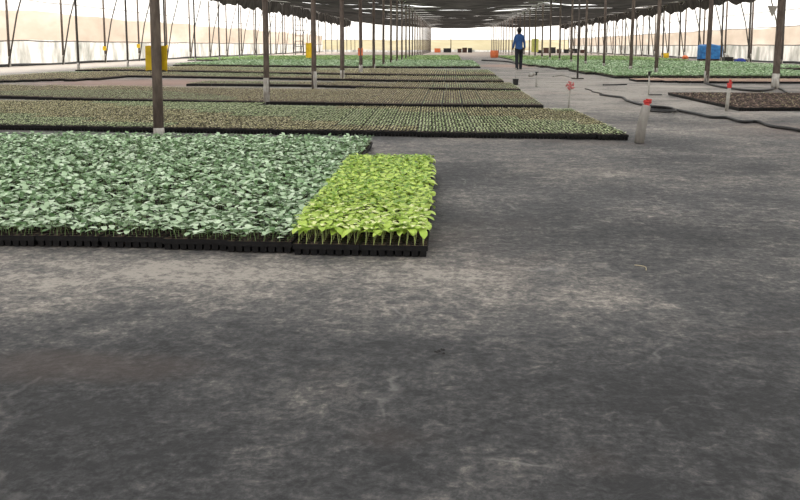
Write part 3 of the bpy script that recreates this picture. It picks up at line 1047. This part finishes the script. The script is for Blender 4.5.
link('tarpaulin', np_mesh('tarpaulin', V, Q, ['blue']), r)
b = MB(); b.box((0, 0, .09), (1.4, .75, .18)); b.box((.1, 0, .4), (1.1, .6, .6)); link('pallet', b.mesh('pallet', ['brown']), r)
crate(723.3, 731, 62.6, 56.6, 'black', 'black crate with pale bag in it right of the blue tarpaulin')
x, y = g(727, 62.4)
b = MB(); b.tube([(0, 0, 0), (0, 0, .15), (.02, 0, .30), (-.02, 0, .42), (.02, 0, .48)], [.12, .15, .14, .11, .04], 8)
tag(link('white_bag', b.mesh('white_bag', ['white'], True), None, (x, y, .032)), 'white bag bulging out of the black crate by the right wall', 'bag')
x, y = g(740, 61.6)
b = MB(); b.box((0, 0, .07), (.60, .45, .14), taper=.9); b.box((.05, .02, .17), (.34, .3, .08), rz=.3, taper=.7)
tag(link('folded_sheet', b.mesh('folded_sheet', ['navy']), None, (x, y, 0)), 'low folded dark-blue sheet lying right of the black crate', 'sheet')
x, y = g(685, 59.4)
b = MB(); b.tube([(-.22, 0, .12), (-.08, 0, .17), (.1, 0, .16), (.24, 0, .1)], [.06, .15, .15, .06], 8)
tag(link('orange_sack', b.mesh('orange_sack', ['orange'], True), None, (x, y, 0)), 'small orange sack on the ground left of the blue tarpaulin', 'sack')
x, y = g(677.5, 59.3)
b = MB(); b.tube([(-.12, 0, .1), (0, 0, .14), (.12, 0, .09)], [.05, .12, .05], 8)
tag(link('white_sack', b.mesh('white_sack', ['white'], True), None, (x, y, 0)), 'small white sack between the yellow bin and the orange sack', 'sack')
# torn flap of net hanging near the right wall
d = 46.0
x = (759.5 - 450) / 800 * d
b = MB()
zt, zb = zpix(7.5, d), zpix(17.5, d)
V = [(-.28, 0, zt), (.28, 0, zt - .02), (.04, .03, zb), (-.02, .03, zb), (-.28, .012, zt), (.28, .012, zt - .02), (.04, .042, zb), (-.02, .042, zb)]
b.add(V, [(0, 3, 2, 1), (4, 5, 6, 7), (0, 1, 5, 4), (1, 2, 6, 5), (2, 3, 7, 6), (3, 0, 4, 7)])
b.tube([(-.26, .006, zt), (-.3, .006, 4.40)], .008, 5); b.tube([(.26, .006, zt), (.3, .006, 4.40)], .008, 5)
tag(link('hanging_bag', b.mesh('hanging_bag', ['pvc']), None, (x, d, 0)), 'grey three-cornered bag hanging high near the right film wall', 'bag')
# ladder tower by the left wall
d = 91.0
x = (299.3 - 450) / 800 * d
r = root('ladder', (x, d, 0), 0, 'tall dark ladder standing upright by the left film wall', 'ladder')
for s in (-1, 1):
    b = MB(); b.tube([(s * .46, 0, 0), (s * .42, .05, 5.0)], .05, 6); link('rail', b.mesh('rail', ['dark'], True), r)
for k in range(8):
    b = MB(); b.tube([(-.45, .02, .35 + k * .6), (.45, .02, .35 + k * .6)], .04, 6); link('rung', b.mesh('rung', ['dark'], True), r)

# ------------------------------------------------------------------ person walking away down the aisle
def skin_obj(name, verts, edges, radii, mat, parent, rootv=0, sub=2):
    me = bpy.data.meshes.new(name)
    me.from_pydata(verts, edges, [])
    me.materials.append(M[mat])
    o = link(name, me, parent)
    md = o.modifiers.new('skin', 'SKIN')
    md.use_smooth_shade = True
    for i, r_ in enumerate(radii):
        sv = me.skin_vertices[0].data[i]
        sv.radius = r_ if hasattr(r_, '__len__') else (r_, r_)
        sv.use_root = (i == rootv)
    s = o.modifiers.new('sub', 'SUBSURF')
    s.levels = sub; s.render_levels = sub
    return o
x, y = g(518.7, 69.4)
per = root('person', (x, y, 0), .12, 'person in a blue long-sleeved shirt and dark trousers walking away along the aisle', 'person')
# y forward is away from the camera; one leg half a step behind
bv = [(0, 0, .94), (0, 0, 1.12), (0, -.01, 1.30), (0, 0, 1.45), (0, .01, 1.52), (0, .03, 1.61), (0, .035, 1.76),
      (-.155, 0, 1.40), (-.215, -.01, 1.16), (-.245, .05, .93), (-.24, .07, .85),
      (.155, 0, 1.40), (.22, -.02, 1.16), (.25, .02, .93), (.245, .05, .85),
      (-.09, 0, .90), (-.095, -.02, .50), (-.10, -.10, .10), (-.10, .04, .045),
      (.09, 0, .90), (.095, .05, .50), (.09, .06, .10), (.09, .20, .045)]
be = [(0, 1), (1, 2), (2, 3), (3, 4), (4, 5), (5, 6), (3, 7), (7, 8), (8, 9), (9, 10), (3, 11), (11, 12), (12, 13), (13, 14), (0, 15), (15, 16), (16, 17), (17, 18), (0, 19), (19, 20), (20, 21), (21, 22)]
brr = [(.11, .07), (.10, .07), (.12, .08), (.10, .07), (.06, .06), (.095, .11), (.075, .09),
       .055, .042, .032, .026, .055, .042, .032, .026, .06, .055, .042, .035, .06, .055, .042, .035]
skin_obj('body', bv, be, brr, 'skin', per)
sv = [(0, 0, .78), (0, 0, 1.10), (0, -.01, 1.30), (0, 0, 1.44), (0, 0, 1.54), (-.155, 0, 1.40), (-.215, -.01, 1.16), (-.245, .05, .90), (.155, 0, 1.40), (.22, -.02, 1.16), (.25, .02, .90)]
se = [(0, 1), (1, 2), (2, 3), (3, 4), (3, 5), (5, 6), (6, 7), (3, 8), (8, 9), (9, 10)]
skin_obj('shirt', sv, se, [(.185, .14), (.165, .125), (.175, .125), (.14, .10), (.075, .075), .066, .056, .048, .066, .056, .048], 'shirt', per)
tv = [(0, 0, .97), (-.09, 0, .86), (-.097, -.02, .50), (-.10, -.10, .02), (.09, 0, .86), (.097, .05, .50), (.09, .06, .02)]
te = [(0, 1), (1, 2), (2, 3), (0, 4), (4, 5), (5, 6)]
skin_obj('trousers', tv, te, [(.17, .13), .105, .085, .068, .105, .085, .068], 'trousers', per)
skin_obj('hair', [(0, -.005, 1.55), (0, -.01, 1.67), (0, .02, 1.80)], [(0, 1), (1, 2)], [(.09, .09), (.125, .125), (.10, .11)], 'hair', per)
for s, fy in ((-1, -.10), (1, .06)):
    b = MB(); b.box((s * .095, fy + .06, .035), (.095, .27, .07), taper=.8); link('shoe', b.mesh('shoe', ['black']), per)
    # fingers and thumb
    hx = -.24 if s < 0 else .245
    hy = .07 if s < 0 else .05
    b = MB()
    for k in range(4):
        L = (.060, .075, .078, .066)[k]
        yk = hy + (k - 1.5) * .017
        b.tube([(hx, yk, .84), (hx - s * .004, yk + .004, .84 - L * .55), (hx - s * .018, yk + .006, .84 - L)], [.009, .008, .006], 6)
    b.tube([(hx - s * .01, hy + .02, .87), (hx - s * .02, hy + .052, .83), (hx - s * .022, hy + .056, .80)], [.010, .009, .007], 6)
    link('fingers', b.mesh('fingers', ['skin'], True), per)
b = MB()
b.tube([(0, .11, 1.665), (0, .135, 1.645), (0, .115, 1.635)], [.008, .014, .010], 6)
for s in (-1, 1):
    b.tube([(s * .078, .03, 1.69), (s * .092, .02, 1.67), (s * .080, .03, 1.64)], [.010, .014, .010], 6)
link('face', b.mesh('face', ['skin'], True), per)

# ------------------------------------------------------------------ light: bright overcast sky through the film
w = bpy.data.worlds.new('world')
SC.world = w
w.use_nodes = True
nt = w.node_tree
bg = nt.nodes['Background']
bg.inputs[0].default_value = (1.0, .985, .96, 1)
bg.inputs[1].default_value = 2.5
sun = bpy.data.lights.new('sun', 'SUN')
sun.energy = 3.4
sun.angle = math.radians(22)
sun.color = (1, .97, .93)
so = bpy.data.objects.new('sun', sun)
so.rotation_euler = (math.radians(28), math.radians(-18), 0)
COL.objects.link(so)

SC.view_settings.view_transform = 'Standard'
SC.view_settings.look = 'None'
SC.view_settings.gamma = 1
SC.view_settings.use_curve_mapping = False
SC.view_settings.exposure = 0
SC.cycles.max_bounces = 7
SC.cycles.transparent_max_bounces = 12
SC.cycles.use_denoising = True
